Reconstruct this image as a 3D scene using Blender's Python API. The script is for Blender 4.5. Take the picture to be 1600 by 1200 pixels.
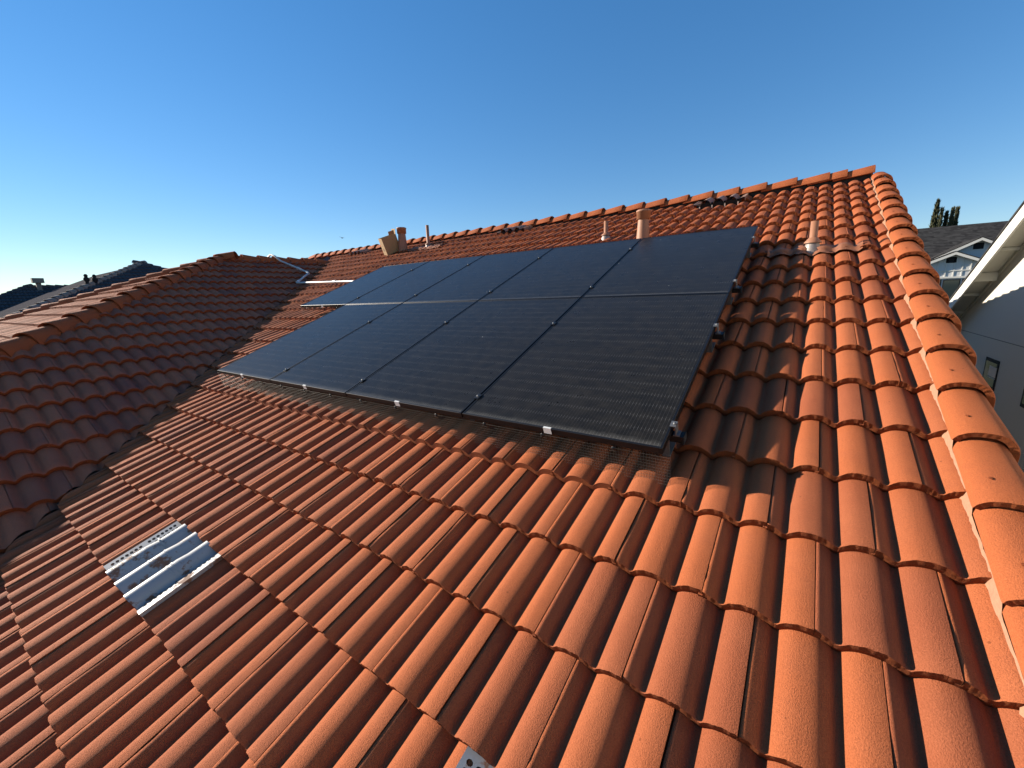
import bpy, bmesh, math, random
import numpy as np
from mathutils import Matrix, Vector, noise as mnoise

random.seed(7); rng = np.random.default_rng(7)
for o in list(bpy.data.objects): bpy.data.objects.remove(o)
S = bpy.context.scene
COL = S.collection
rad = math.radians

# ------------------------------------------------------------------ camera
FW = Vector((-0.56428225, 0.79898942, -0.20784961))
RT = Vector((0.82046688, 0.57070465, -0.03362006))
DN = Vector((0.09175867, -0.18950493, -0.97758285))
CAM = Vector((0.43543, -1.70839, 0.65303))
cd = bpy.data.cameras.new('camera'); cam = bpy.data.objects.new('camera', cd); COL.objects.link(cam)
cm = Matrix.Identity(4)
for i in range(3):
    cm[i][0] = RT[i]; cm[i][1] = -DN[i]; cm[i][2] = -FW[i]; cm[i][3] = CAM[i]
cam.matrix_world = cm
cd.sensor_fit = 'HORIZONTAL'; cd.sensor_width = 36; cd.lens = 641.2 / 1600 * 36
cd.clip_start = 0.02; cd.clip_end = 5000
S.camera = cam

# ------------------------------------------------------------------ sky, sun, exposure
SUN = Vector((-1.0, -0.245, 0.374)).normalized()
ELEV = math.asin(SUN.z); ROT = math.atan2(SUN.x, SUN.y)
w = bpy.data.worlds.new('World'); S.world = w; w.use_nodes = True
nt = w.node_tree; nt.nodes.clear()
sky = nt.nodes.new('ShaderNodeTexSky'); sky.sky_type = 'NISHITA'; sky.sun_disc = False
sky.sun_elevation = ELEV; sky.sun_rotation = ROT % (2 * math.pi)
sky.altitude = 50; sky.air_density = 1.0; sky.dust_density = 0.0; sky.ozone_density = 4.0
bg = nt.nodes.new('ShaderNodeBackground'); bg.inputs[1].default_value = 0.113
ow = nt.nodes.new('ShaderNodeOutputWorld')
gm_ = nt.nodes.new('ShaderNodeGamma'); gm_.inputs[1].default_value = 0.70
hs = nt.nodes.new('ShaderNodeHueSaturation'); hs.inputs['Saturation'].default_value = 1.42; hs.inputs['Hue'].default_value = .507
nt.links.new(sky.outputs[0], gm_.inputs[0]); nt.links.new(gm_.outputs[0], hs.inputs['Color']); nt.links.new(hs.outputs[0], bg.inputs[0]); nt.links.new(bg.outputs[0], ow.inputs[0])
sl = bpy.data.lights.new('sun', 'SUN'); sl.energy = 5.0; sl.angle = rad(0.53); sl.color = (1.0, 0.90, 0.76)
so = bpy.data.objects.new('sun', sl); COL.objects.link(so)
so.rotation_euler = SUN.to_track_quat('Z', 'Y').to_euler(); so.location = (-20, -5, 20)
S.view_settings.view_transform = 'Standard'; S.view_settings.look = 'None'
S.view_settings.exposure = 1.20; S.view_settings.gamma = 1.0
S.view_settings.use_curve_mapping = False

# ------------------------------------------------------------------ frames
PH = rad(21.5); c_, s_ = math.cos(PH), math.sin(PH); T_ = math.tan(PH)
def frame(o, x, y, z):
    m = Matrix.Identity(4)
    for i in range(3):
        m[i][0] = x[i]; m[i][1] = y[i]; m[i][2] = z[i]; m[i][3] = o[i]
    return m
MAIN = frame((0, 0, 0), (1, 0, 0), (0, c_, s_), (0, -s_, c_))      # u along the eave, v up the slope, n out of the roof
N0 = -0.236                                                        # tile base plane under the panel plane
TG = T_; cg, sg = math.cos(math.atan(TG)), math.sin(math.atan(TG))
XR, ZR, YA = -10.2, 1.66, 2.40                                     # ridge and apex of the side wing
WING = frame((XR, 0, ZR), (0, 1, 0), (-cg, 0, sg), (sg, 0, cg))    # y = 0 at its ridge
HIPF = frame((XR, YA, ZR), (1, 0, 0), (0, cg, sg), (0, -sg, cg))
YRIDGE = 5.63; ZRIDGE = YRIDGE * T_ + N0 / c_
VR = (YRIDGE + N0 * s_) / c_
GZ = -6.5
RB = 0.188                                                         # rear slope, rise over run

# ------------------------------------------------------------------ object helpers
WM = {}
def link(name, me, parent=None, M=None, mats=None):
    o = bpy.data.objects.new(name, me); COL.objects.link(o)
    M = M or Matrix.Identity(4); WM[o] = M
    if parent is not None:
        o.parent = parent; o.matrix_basis = WM[parent].inverted() @ M
    else:
        o.matrix_basis = M
    if mats:
        for m in (mats if isinstance(mats, (list, tuple)) else [mats]): me.materials.append(m)
    return o
def tag(o, label=None, cat=None, group=None, kind=None):
    for k, v in (('label', label), ('category', cat), ('group', group), ('kind', kind)):
        if v: o[k] = v
    return o
def thing(name, M, label, cat, group=None):
    if not isinstance(M, Matrix): M = Matrix.Translation(M)
    o = link(name, None, None, M); o.empty_display_size = 0.1
    return tag(o, label, cat, group)

class MB:
    """collects faces; build() makes one mesh object"""
    def __init__(s): s.v = []; s.f = []; s.m = []; s.sm = []
    def add(s, vs, fs, mat=0, smooth=False):
        b = len(s.v); s.v += [tuple(p) for p in vs]; s.f += [tuple(b + i for i in f) for f in fs]
        s.m += [mat] * len(fs); s.sm += [smooth] * len(fs); return s
    def box(s, a, b, mat=0, M=None):
        x0, y0, z0 = a; x1, y1, z1 = b
        vs = [Vector(p) for p in ((x0,y0,z0),(x1,y0,z0),(x1,y1,z0),(x0,y1,z0),(x0,y0,z1),(x1,y0,z1),(x1,y1,z1),(x0,y1,z1))]
        if M: vs = [M @ p for p in vs]
        return s.add(vs, [(0,3,2,1),(4,5,6,7),(0,1,5,4),(1,2,6,5),(2,3,7,6),(3,0,4,7)], mat)
    def prism(s, poly, d, mat=0):
        d = Vector(d); n = len(poly); vs = [Vector(p) for p in poly] + [Vector(p) + d for p in poly]
        return s.add(vs, [tuple(range(n))[::-1], tuple(range(n, 2 * n))] + [(i, (i+1) % n, n + (i+1) % n, n + i) for i in range(n)], mat)
    def bar(s, a, b, w, h, mat=0, up=(0, 0, 1)):
        a, b = Vector(a), Vector(b); y = (b - a).normalized(); x = y.cross(Vector(up)).normalized(); z = x.cross(y)
        return s.box((-w/2, 0, -h/2), (w/2, (b-a).length, h/2), mat, frame(a, x, y, z))
    def tube(s, pts, r, n=10, mat=0, smooth=True, caps=True):
        pts = [Vector(p) for p in pts]; rs = r if isinstance(r, (list, tuple)) else [r] * len(pts)
        vs = []
        px = None
        for i, p in enumerate(pts):
            t = (pts[min(i+1, len(pts)-1)] - pts[max(i-1, 0)]).normalized()
            if px is None: px = t.orthogonal().normalized()
            px = (px - t * px.dot(t)).normalized(); py = t.cross(px)
            for k in range(n):
                a = 2 * math.pi * k / n; vs.append(p + (px * math.cos(a) + py * math.sin(a)) * rs[i])
        fs = [(i*n + k, i*n + (k+1) % n, (i+1)*n + (k+1) % n, (i+1)*n + k) for i in range(len(pts)-1) for k in range(n)]
        s.add(vs, fs, mat, smooth)
        if caps:
            s.add(vs[:n], [tuple(range(n))[::-1]], mat); s.add(vs[-n:], [tuple(range(n))], mat)
        return s
    def lathe(s, prof, n=24, mat=0, M=None, smooth=True):
        vs = []
        for r, z in prof:
            for k in range(n):
                a = 2 * math.pi * k / n; p = Vector((r * math.cos(a), r * math.sin(a), z)); vs.append(M @ p if M else p)
        fs = [(i*n + k, i*n + (k+1) % n, (i+1)*n + (k+1) % n, (i+1)*n + k) for i in range(len(prof)-1) for k in range(n)]
        return s.add(vs, fs, mat, smooth)
    def mesh(s, name, mats):
        me = bpy.data.meshes.new(name); me.from_pydata(s.v, [], s.f)
        for m in (mats if isinstance(mats, (list, tuple)) else [mats]): me.materials.append(m)
        me.polygons.foreach_set('material_index', s.m); me.polygons.foreach_set('use_smooth', s.sm); me.update()
        return me
    def build(s, name, mats, parent=None, M=None): return link(name, s.mesh(name, mats), parent, M)

# ------------------------------------------------------------------ materials
class NT:
    def __init__(s, name):
        s.m = bpy.data.materials.new(name); s.m.use_nodes = True; s.t = s.m.node_tree
        s.b = s.t.nodes['Principled BSDF']
    def n(s, typ, **kw):
        nd = s.t.nodes.new('ShaderNode' + typ)
        for k, v in kw.items():
            if k.startswith('i_'):
                key = k[2:].replace('_', ' ')
                nd.inputs[int(key) if key.isdigit() else key].default_value = v
            else: setattr(nd, k, v)
        return nd
    def l(s, a, b):
        s.t.links.new(a.outputs[0] if hasattr(a, 'outputs') else a, b)
    def mth(s, op, a, b=None, c=None, clamp=False):
        nd = s.n('Math', operation=op, use_clamp=clamp)
        for i, x in enumerate((a, b, c)):
            if x is None: continue
            if isinstance(x, (int, float)): nd.inputs[i].default_value = x
            else: s.l(x, nd.inputs[i])
        return nd.outputs[0]
    def mix(s, f, a, b, blend='MIX'):
        nd = s.n('Mix', data_type='RGBA', blend_type=blend)
        for i, x in ((0, f), (6, a), (7, b)):
            if isinstance(x, (int, float)): nd.inputs[i].default_value = x
            elif isinstance(x, tuple): nd.inputs[i].default_value = (*x, 1) if len(x) == 3 else x
            else: s.l(x, nd.inputs[i])
        return nd.outputs[2]
    def noise(s, scale, detail=4, rough=.55, vec=None, dist=0):
        nd = s.n('TexNoise', i_Scale=scale, i_Detail=detail, i_Roughness=rough, i_Distortion=dist)
        if vec is not None: s.l(vec, nd.inputs[0])
        return nd.outputs[0]
    def ramp(s, f, lo, hi): 
        nd = s.n('MapRange', i_1=lo, i_2=hi, i_3=0.0, i_4=1.0); s.l(f, nd.inputs[0]); return nd.outputs[0]
    def bump(s, h, strength, dist, prev=None):
        nd = s.n('Bump', i_Strength=strength, i_Distance=dist); s.l(h, nd.inputs['Height'])
        if prev is not None: s.l(prev, nd.inputs['Normal'])
        return nd.outputs[0]
    def out(s, col=None, rough=None, spec=None, metal=None, nrm=None):
        for key, x in (('Base Color', col), ('Roughness', rough), ('Specular IOR Level', spec), ('Metallic', metal), ('Normal', nrm)):
            if x is None: continue
            if isinstance(x, (int, float)): s.b.inputs[key].default_value = x
            elif isinstance(x, tuple): s.b.inputs[key].default_value = (*x, 1)
            else: s.l(x, s.b.inputs[key])
        return s.m

def tile_material(name, base, dark, pale, rough=.82, butt=False, vary=.55, spec=.15):
    g = NT(name); geo = g.n('NewGeometry'); pos = geo.outputs['Position']
    at = g.n('Attribute', attribute_name='tv'); oi = g.n('ObjectInfo')
    tv = g.mth('FRACT', g.mth('ADD', at.outputs['Fac'], oi.outputs['Random']))
    big = g.noise(2.3, 4, .6, pos); med = g.noise(17, 5, .6, pos); grain = g.noise(260, 3, .7, pos); spk = g.noise(150, 2, .5, pos)
    col = g.mix(g.mth('MULTIPLY', g.ramp(tv, .35, 1.0), vary), base, dark)
    col = g.mix(g.mth('MULTIPLY', g.ramp(big, .42, .70), .5), col, pale)
    col = g.mix(g.mth('MULTIPLY', g.ramp(med, .5, .8), .30), col, dark)
    col = g.mix(g.mth('MULTIPLY', g.ramp(grain, .42, .68), .55), col, tuple(x * .5 for x in base))
    col = g.mix(g.mth('MULTIPLY', g.ramp(spk, .62, .75), .22), col, tuple(min(1, x * 1.35 + .02) for x in base))
    vo = g.n('TexVoronoi', i_Scale=16.0); g.l(pos, vo.inputs[0]); vc = g.n('SeparateColor'); g.l(vo.outputs['Color'], vc.inputs[0])
    spot = g.mth('MULTIPLY', g.mth('LESS_THAN', g.mth('ADD', vo.outputs['Distance'], g.mth('MULTIPLY', grain, .06)), .095), g.mth('GREATER_THAN', vc.outputs[0], .86))
    col = g.mix(g.mth('MULTIPLY', spot, .6), col, tuple(x * .35 for x in base))
    lic = g.mth('MULTIPLY', g.ramp(g.noise(7, 8, .75, pos), .60, .72), .35)
    col = g.mix(lic, col, dark)
    b1 = g.bump(grain, .9 if not butt else 1.0, .004 if not butt else .008)
    b2 = g.bump(g.noise(45, 4, .6, pos), .25 if not butt else .6, .003 if not butt else .008, b1)
    return g.out(col, rough, spec, None, b2)

M_TILE = tile_material('terracotta_tile', (.348, .096, .034), (.235, .066, .031), (.36, .116, .05), vary=.85)
M_BUTT = tile_material('terracotta_tile_raw_edge', (.26, .068, .021), (.19, .048, .017), (.28, .084, .03), .9, True)
M_CAP = tile_material('terracotta_cap', (.352, .096, .033), (.265, .074, .032), (.37, .106, .033), vary=.5)
M_WT = tile_material('shade_lifted_terracotta', (.41, .125, .062), (.21, .068, .048), (.41, .14, .068), .85, vary=.9)  # main roof terracotta, purple blend, colour lightened to offset the wing's shade
M_WB = tile_material('wing_terracotta_edge', (.27, .066, .022), (.19, .046, .018), (.27, .075, .028), .9, True)
M_NB = tile_material('charcoal_concrete_tile', (.085, .08, .082), (.05, .05, .054), (.11, .10, .10), .9, spec=0.)
M_NBC = tile_material('grey_vent_and_sunlit_cap', (.27, .21, .165), (.18, .15, .125), (.3, .24, .19), .8)  # grey of the vent; on the hip caps, sunlight put into the colour

def plain(name, col, rough=.6, metal=0., spec=.5, ns=0, namt=.25, bump=0, bs=60, dark=.6):
    g = NT(name)
    if ns:
        geo = g.n('NewGeometry'); f = g.ramp(g.noise(ns, 5, .6, geo.outputs['Position']), .35, .75)
        c = g.mix(g.mth('MULTIPLY', f, namt), col, tuple(x * dark for x in col))
    else: c = col
    nrm = None
    if bump:
        geo = g.n('NewGeometry'); nrm = g.bump(g.noise(bs, 4, .6, geo.outputs['Position']), bump, .004)
    return g.out(c, rough, spec, metal, nrm)

M_DECK = plain('roof_felt', (.02, .018, .017), .95)
M_FLASH = plain('valley_metal', (.10, .05, .035), .8, .0, ns=9)
M_MORTAR = plain('pinkish_mortar', (.33, .17, .10), .95, ns=60, namt=.5, bump=.9, bs=140)
M_STUCCO = plain('cream_stucco', (.50, .475, .41), .92, ns=1.5, namt=.10, dark=.85, bump=.35, bs=55)
M_STUCCO2 = plain('tan_stucco', (.55, .45, .34), .92, ns=2, namt=.15, bump=.3)
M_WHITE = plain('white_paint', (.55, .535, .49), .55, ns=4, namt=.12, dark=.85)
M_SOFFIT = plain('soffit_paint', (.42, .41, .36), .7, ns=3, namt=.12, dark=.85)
M_FRAME = plain('black_anodised', (.012, .012, .013), .42, .6, ns=14, namt=.4)
M_RAIL = plain('black_rail', (.015, .015, .016), .4, .5)
M_STEEL = plain('bare_steel', (.55, .55, .54), .35, .9, ns=40)
M_DULL = plain('dull_fixings', (.14, .14, .14), .5, .5, ns=40)
M_MESHW = plain('galvanised_wire', (.15, .13, .11), .55, .2, ns=25, namt=.4)
M_PAINTPIPE = plain('salmon_paint_pipe', (.30, .13, .066), .6, ns=12, namt=.3, dark=.75)
M_LEAD = plain('lead_flashing', (.29, .24, .21), .5, .3, ns=22, namt=.55, bump=.7, bs=45)
M_LEADP = plain('painted_flashing', (.22, .08, .037), .7, ns=16, namt=.55, bump=.8, bs=40, dark=1.5)
M_PVC = plain('white_pvc', (.45, .44, .415), .45)
M_CARD = plain('cardboard', (.30, .19, .085), .85, ns=12, namt=.25)
M_INK = plain('brown_print', (.16, .10, .05), .85)
M_BLACK = plain('void_black', (.006, .006, .006), .9)
M_LABEL = plain('label_paper', (.55, .55, .53), .6)
M_LEAF = plain('cypress_foliage', (.050, .052, .020), .85, ns=1.2, namt=.7, dark=.45)
M_BARK = plain('bark', (.10, .07, .05), .9)
M_SHING = None
def shingle_mat():
    g = NT('charcoal_shingles'); geo = g.n('NewGeometry'); pos = geo.outputs['Position']
    mp = g.n('Mapping'); mp.inputs['Scale'].default_value = (3.2, 7, 7); g.l(pos, mp.inputs[0])
    a = g.n('TexVoronoi', i_Scale=1.0); g.l(mp, a.inputs[0])
    sep = g.n('SeparateColor'); g.l(a.outputs['Color'], sep.inputs[0])
    c = g.mix(sep.outputs[0], (.014, .0135, .014), (.05, .049, .048))
    c = g.mix(g.mth('MULTIPLY', g.noise(30, 3, .6, pos), .4), c, (.035, .032, .03))
    return g.out(c, .95, .05)
M_SHING = shingle_mat()
def board_mat():
    return plain('white_siding', (.5, .5, .49), .6, ns=3, namt=.08, dark=.9)
M_SIDING = board_mat()
def glass_mat():
    g = NT('dark_window_glass')
    return g.out((.02, .03, .032), .05, .6)
M_GLASS = glass_mat()
def galv():
    g = NT('bare_galvanised_vent'); geo = g.n('NewGeometry'); pos = geo.outputs['Position']
    n1 = g.noise(9, 5, .65, pos); n2 = g.noise(55, 3, .6, pos)
    rust = g.ramp(g.mth('ADD', g.mth('MULTIPLY', n1, .75), g.mth('MULTIPLY', n2, .25)), .54, .60)
    c = g.mix(rust, (.29, .295, .295), (.17, .09, .058))
    r = g.mth('ADD', g.mth('MULTIPLY', rust, .35), .42)
    me = g.mth('SUBTRACT', .15, g.mth('MULTIPLY', rust, .15))
    return g.out(c, r, .3, me, g.bump(n2, .12, .002))
M_GALV = galv()
M_VENTP = plain('brown_painted_vent', (.30, .17, .115), .65, ns=20, namt=.5)
M_VENTL = plain('pale_vent_lip', (.55, .47, .40), .6)

def solar_mat():
    g = NT('solar_cells_under_glass'); tc = g.n('TexCoord'); sp = g.n('SeparateXYZ'); g.l(tc.outputs['Object'], sp.inputs[0])
    x, y = sp.outputs[0], sp.outputs[1]                       # metres from the panel's lower left corner
    def per(v, p, off, wd):                                   # 1 inside thin lines every p metres
        f = g.mth('FRACT', g.mth('DIVIDE', g.mth('ADD', v, off), p)); d = g.mth('ABSOLUTE', g.mth('SUBTRACT', f, .5))
        return g.mth('GREATER_THAN', d, .5 - wd / p / 2)
    bus = per(x, .01675, -.0208, .0011)                       # thin wires running up the panel
    cellx = per(x, .1842, -.0145, .0028)                      # gaps between cells
    celly = per(y, .0926, -.0200, .0026)
    pad = g.mth('GREATER_THAN', g.mth('ABSOLUTE', g.mth('SUBTRACT', g.mth('FRACT', g.mth('DIVIDE', g.mth('ADD', y, -.02), .0926)), .5)), .36)
    mid = g.mth('LESS_THAN', g.mth('ABSOLUTE', g.mth('SUBTRACT', y, .854)), .006)
    geo = g.n('NewGeometry'); pos = geo.outputs['Position']
    base = g.mix(g.noise(3, 3, .5, pos), (.005, .005, .005), (.0075, .0075, .0075))
    c = g.mix(g.mth('MULTIPLY', bus, .6), base, (.05, .05, .05))
    c = g.mix(g.mth('MULTIPLY', g.mth('MULTIPLY', bus, pad), .85), c, (.12, .12, .118))
    c = g.mix(g.mth('MULTIPLY', cellx, .6), c, (.004, .004, .004))
    c = g.mix(g.mth('MULTIPLY', celly, .35), c, (.035, .035, .034))
    c = g.mix(mid, c, (.004, .004, .004))
    edge = g.ramp(g.mth('ADD', y, g.mth('MULTIPLY', g.noise(40, 4, .7, pos), .05)), .075, .025)     # dust settled along the lower lip
    c = g.mix(g.mth('MULTIPLY', edge, .26), c, (.20, .19, .17))
    film = g.mth('ADD', .03, g.mth('MULTIPLY', g.ramp(g.noise(14, 6, .7, pos), .4, .8), .08))
    c = g.mix(film, c, (.16, .135, .10))
    v = g.n('TexVoronoi', i_Scale=9.0); g.l(pos, v.inputs[0])
    sp2 = g.mth('LESS_THAN', v.outputs['Distance'], .028); sc = g.n('SeparateColor'); g.l(v.outputs['Color'], sc.inputs[0])
    c = g.mix(g.mth('MULTIPLY', sp2, g.mth('GREATER_THAN', sc.outputs[0], .84)), c, (.55, .55, .52))
    r = g.mth('ADD', .24, g.mth('MULTIPLY', g.noise(9, 4, .6, pos), .10))
    return g.out(c, r, .10, 0., g.bump(g.noise(260, 2, .5, pos), .05, .001))
M_SOLAR = solar_mat()
def ground_mat():
    g = NT('suburban_ground'); geo = g.n('NewGeometry'); pos = geo.outputs['Position']
    c = g.mix(g.ramp(g.noise(.05, 5, .6, pos), .4, .6), (.10, .095, .075), (.06, .075, .03))
    return g.out(c, .95, .2)
M_GROUND = ground_mat()

# ------------------------------------------------------------------ ground
gm = MB(); gm.add([(-3000,-3000,GZ),(3000,-3000,GZ),(3000,3000,GZ),(-3000,3000,GZ)], [(0,1,2,3)])
tag(gm.build('ground', M_GROUND), 'dull ground far below between the houses', 'ground', None, 'structure')
del_ = None

# ------------------------------------------------------------------ roof tile shape
P, TW, EX, H, TH, SO = .15175, .3035, .3558, .038, .038, .020
VB0, SA, SB = -.122, .549, .703                                    # butt line of course 0, seam lines of odd and even courses
def prof(x):                                                       # broad flat-topped rolls, narrow pans
    d = np.abs((x + SO + P / 2) % P - P / 2) / .0692
    return H * (np.maximum(0, 1 - d ** 2.35) ** .94)
def tile_geo(segs, hi, seed=0, x0=-TW - .012, x1=-.0008):
    """local x across (0 = right seam), y up the slope (0 = butt), z out; arrays verts, faces, mat, smooth"""
    r = np.random.default_rng(seed); ph = r.uniform(0, 6, 8)
    xs = np.linspace(x0, x1, segs - 3)
    if x0 < -TW: xs = np.unique(np.r_[x0, -TW - .001, -TW + .0012, -TW + .0022, np.linspace(-TW + .012, x1, segs - 3)])
    segs = len(xs) - 1
    step = np.where(xs < -TW + .0016, -.024, -.0012 * np.exp(-np.maximum(xs + TW, 0) / .02))
    z = prof(xs) + step
    z = z + .0008 * np.sin(xs * 40 + ph[0]) * (1 if hi else 0)
    ys = [0, .004, .06, .20, EX, EX + .045] if hi else [0, EX, EX + .03]
    V, F, Mt, Sm = [], [], [], []
    n = segs + 1
    rag = (.0007 * np.sin(xs * 170 + ph[1]) + .0004 * np.sin(xs * 410 + ph[2]) + .0003 * r.normal(size=n)) if hi else 0 * xs
    for j, y in enumerate(ys):
        zz = z + TH * (1 - y / EX)
        if hi and j == 0: zz = zz - .0022
        if y > EX: zz = zz - .004
        if hi and j in (2, 3): zz = zz + .0007 * np.sin(xs * 25 + ph[3 + j]) 
        yy = y + (rag if j == 0 else 0 * xs)
        V.append(np.c_[xs, yy, zz])
    for j in range(len(ys) - 1):
        for i in range(segs): F.append((j*n+i, j*n+i+1, (j+1)*n+i+1, (j+1)*n+i)); Mt.append(0); Sm.append(True)
    b = len(ys) * n
    zb = z + TH - TH * .98
    if hi:
        rag2 = .0003 * r.normal(size=n); rag3 = .0003 * r.normal(size=n)
        V.append(np.c_[xs, rag, z + TH - .0022]); V.append(np.c_[xs, rag + .0012 + rag2, z + TH * .45]); V.append(np.c_[xs, .002 + rag3, zb + .0008 * r.normal(size=n)])
        for q in range(2):
            for i in range(segs): F.append((b+q*n+i+n, b+q*n+i+n+1, b+q*n+i+1, b+q*n+i)); Mt.append(1); Sm.append(True)
        b2 = b + 2 * n
    else:
        V.append(np.c_[xs, 0 * xs, z + TH]); V.append(np.c_[xs, 0 * xs + .002, zb])
        for i in range(segs): F.append((b+i+n, b+i+n+1, b+i+1, b+i)); Mt.append(1); Sm.append(False)
        b2 = b + n
    V.append(np.c_[xs, 0 * xs + .05, zb - TH * .05 / EX]); b3 = b2 + n
    for i in range(segs): F.append((b3+i, b3+i+1, b2+i+1, b2+i)); Mt.append(1); Sm.append(False)
    # right hand side wall of the overlapping edge
    b4 = sum(len(v) for v in V); ya = [0., EX]
    side = [(xs[-1], y, z[-1] + TH * (1 - y / EX) - d) for d in (0, .016) for y in ya]
    V.append(np.array(side)); F.append((b4, b4+2, b4+3, b4+1)); Mt.append(1); Sm.append(False)
    return np.concatenate(V), F, Mt, Sm
def arr_mesh(name, geo, mats, tv=None):
    V, F, Mt, Sm = geo
    me = bpy.data.meshes.new(name); me.from_pydata([tuple(p) for p in V], [], F)
    for m in mats: me.materials.append(m)
    me.polygons.foreach_set('material_index', Mt); me.polygons.foreach_set('use_smooth', Sm)
    if tv is not None:
        a = me.attributes.new('tv', 'FLOAT', 'FACE'); a.data.foreach_set('value', np.asarray(tv, dtype=np.float32))
    me.update(); return me
def m4(M): return np.array(M)
class Joiner:
    def __init__(s): s.V = []; s.F = []; s.M = []; s.S = []; s.T = []; s.b = 0
    def add(s, geo, mat4, tv):
        V, F, Mt, Sm = geo; A = m4(mat4)
        s.V.append(V @ A[:3, :3].T + A[:3, 3]); s.F += [tuple(i + s.b for i in f) for f in F]
        s.M += Mt; s.S += Sm; s.T += [tv] * len(F); s.b += len(V)
    def mesh(s, name, mats): return arr_mesh(name, (np.concatenate(s.V), s.F, s.M, s.S), mats, s.T)
def cut(me, co, no):
    """keep the side the normal points away from"""
    bm = bmesh.new(); bm.from_mesh(me)
    bmesh.ops.bisect_plane(bm, geom=bm.verts[:] + bm.edges[:] + bm.faces[:], plane_co=co, plane_no=no, clear_outer=True)
    bm.to_mesh(me); bm.free(); me.update(); return me
NEARG = [tile_geo(60, True, k) for k in range(6)]; MIDG = tile_geo(30, False); FARG = tile_geo(18, False)
FARG_W = tile_geo(22, False)
NEARM = [arr_mesh('roof_tile', g, [M_TILE, M_BUTT]) for g in NEARG]
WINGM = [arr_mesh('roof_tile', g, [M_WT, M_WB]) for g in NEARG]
def tile_n(u, v):                                                  # surface of the main slope, for things lying on it
    k = math.floor((v - VB0) / EX); fr = (v - VB0) / EX - k
    seam = SA if k % 2 else SB
    return N0 + float(prof(np.array(u - seam))) + TH * (1 - fr)

# ------------------------------------------------------------------ the tiled house
house = thing('tiled_house', (-5, 4, GZ), 'house with sunlit orange terracotta tile roof in the foreground', 'house')
VMIN = -3.35
# valley in plan: main Z = Y t + N0/c ; wing Z = ZR - (X - XR) t  (both tile base planes)
def valley_x(Y): return XR + (ZR - (Y * T_ + N0 / c_)) / TG
Y0 = VMIN * c_ - N0 * s_
d = .03
mdeck = MB()
zz = lambda Y: Y * T_ + N0 / c_ - d
mdeck.prism([(valley_x(Y0), Y0, zz(Y0)), (.97, Y0, zz(Y0)), (.97, YRIDGE, zz(YRIDGE)), (-13.5, YRIDGE, zz(YRIDGE)), (valley_x(YRIDGE), YRIDGE, zz(YRIDGE))], (0, 0, -.10))
main = mdeck.build('main_slope', M_DECK, house); main['label'] = 'sunlit slope of orange double-roll tiles'
wdeck = MB(); wz = lambda X: ZR - (X - XR) * TG - d
yw = Y0
xa = valley_x(Y0); hx = XR + (YA - Y0)
yv = lambda X: (ZR - (X - XR) * TG - N0 / c_) / T_
wdeck.prism([(XR, YA, wz(XR)), (hx - .0, Y0, wz(hx)), (max(xa, hx), Y0, wz(max(xa, hx))), (XR, yv(XR), wz(XR))] if xa > hx + .1 else
            [(XR, YA, wz(XR)), (xa, YA - (xa - XR), wz(xa)), (xa, yv(xa), wz(xa)), (XR, yv(XR), wz(XR))], (0, 0, -.10))
wing = wdeck.build('wing_slope', M_DECK, house); wing['label'] = 'shaded slope of dark red tiles facing the valley'
hd = MB(); XE = 6.0
hd.prism([(XR, YA, ZR - d), (XR - XE, YA - XE, ZR - d - XE * TG), (XR + XE, YA - XE, ZR - d - XE * TG)], (0, 0, -.1))
hipf = hd.build('hip_end_slope', M_DECK, house)
bk = MB(); bk.prism([(XR, YA, ZR - d), (XR, 10, ZR - d), (XR - XE, 10, ZR - d - XE * TG), (XR - XE, YA - XE, ZR - d - XE * TG)], (0, 0, -.1))
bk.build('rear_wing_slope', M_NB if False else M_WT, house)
rr = MB(); YB = 15.0
rr.prism([(-13.5, YRIDGE, ZRIDGE - d), (1.0, YRIDGE, ZRIDGE - d), (1.0, YB, ZRIDGE - d - (YB - YRIDGE) * RB), (-13.5, YB, ZRIDGE - d - (YB - YRIDGE) * RB)], (0, 0, -.12))
rr.build('rear_slope', M_TILE, house)
wl = MB()                                                          # gable wall under the rake, and the front wall under the eave
ye = Y0 + .5
wl.prism([(.62, ye, GZ), (.62, ye, zz(ye) - .12), (.62, YRIDGE, ZRIDGE - .17), (.62, YB - .5, ZRIDGE - .17 - (YB - .5 - YRIDGE) * RB), (.62, YB - .5, GZ)], (-.18, 0, 0))
wl.build('wall', M_STUCCO2, house)
wl = MB(); wl.box((-9, ye, GZ), (.43, ye + .18, zz(ye) - .14)); wl.build('wall', M_STUCCO2, house)

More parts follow.
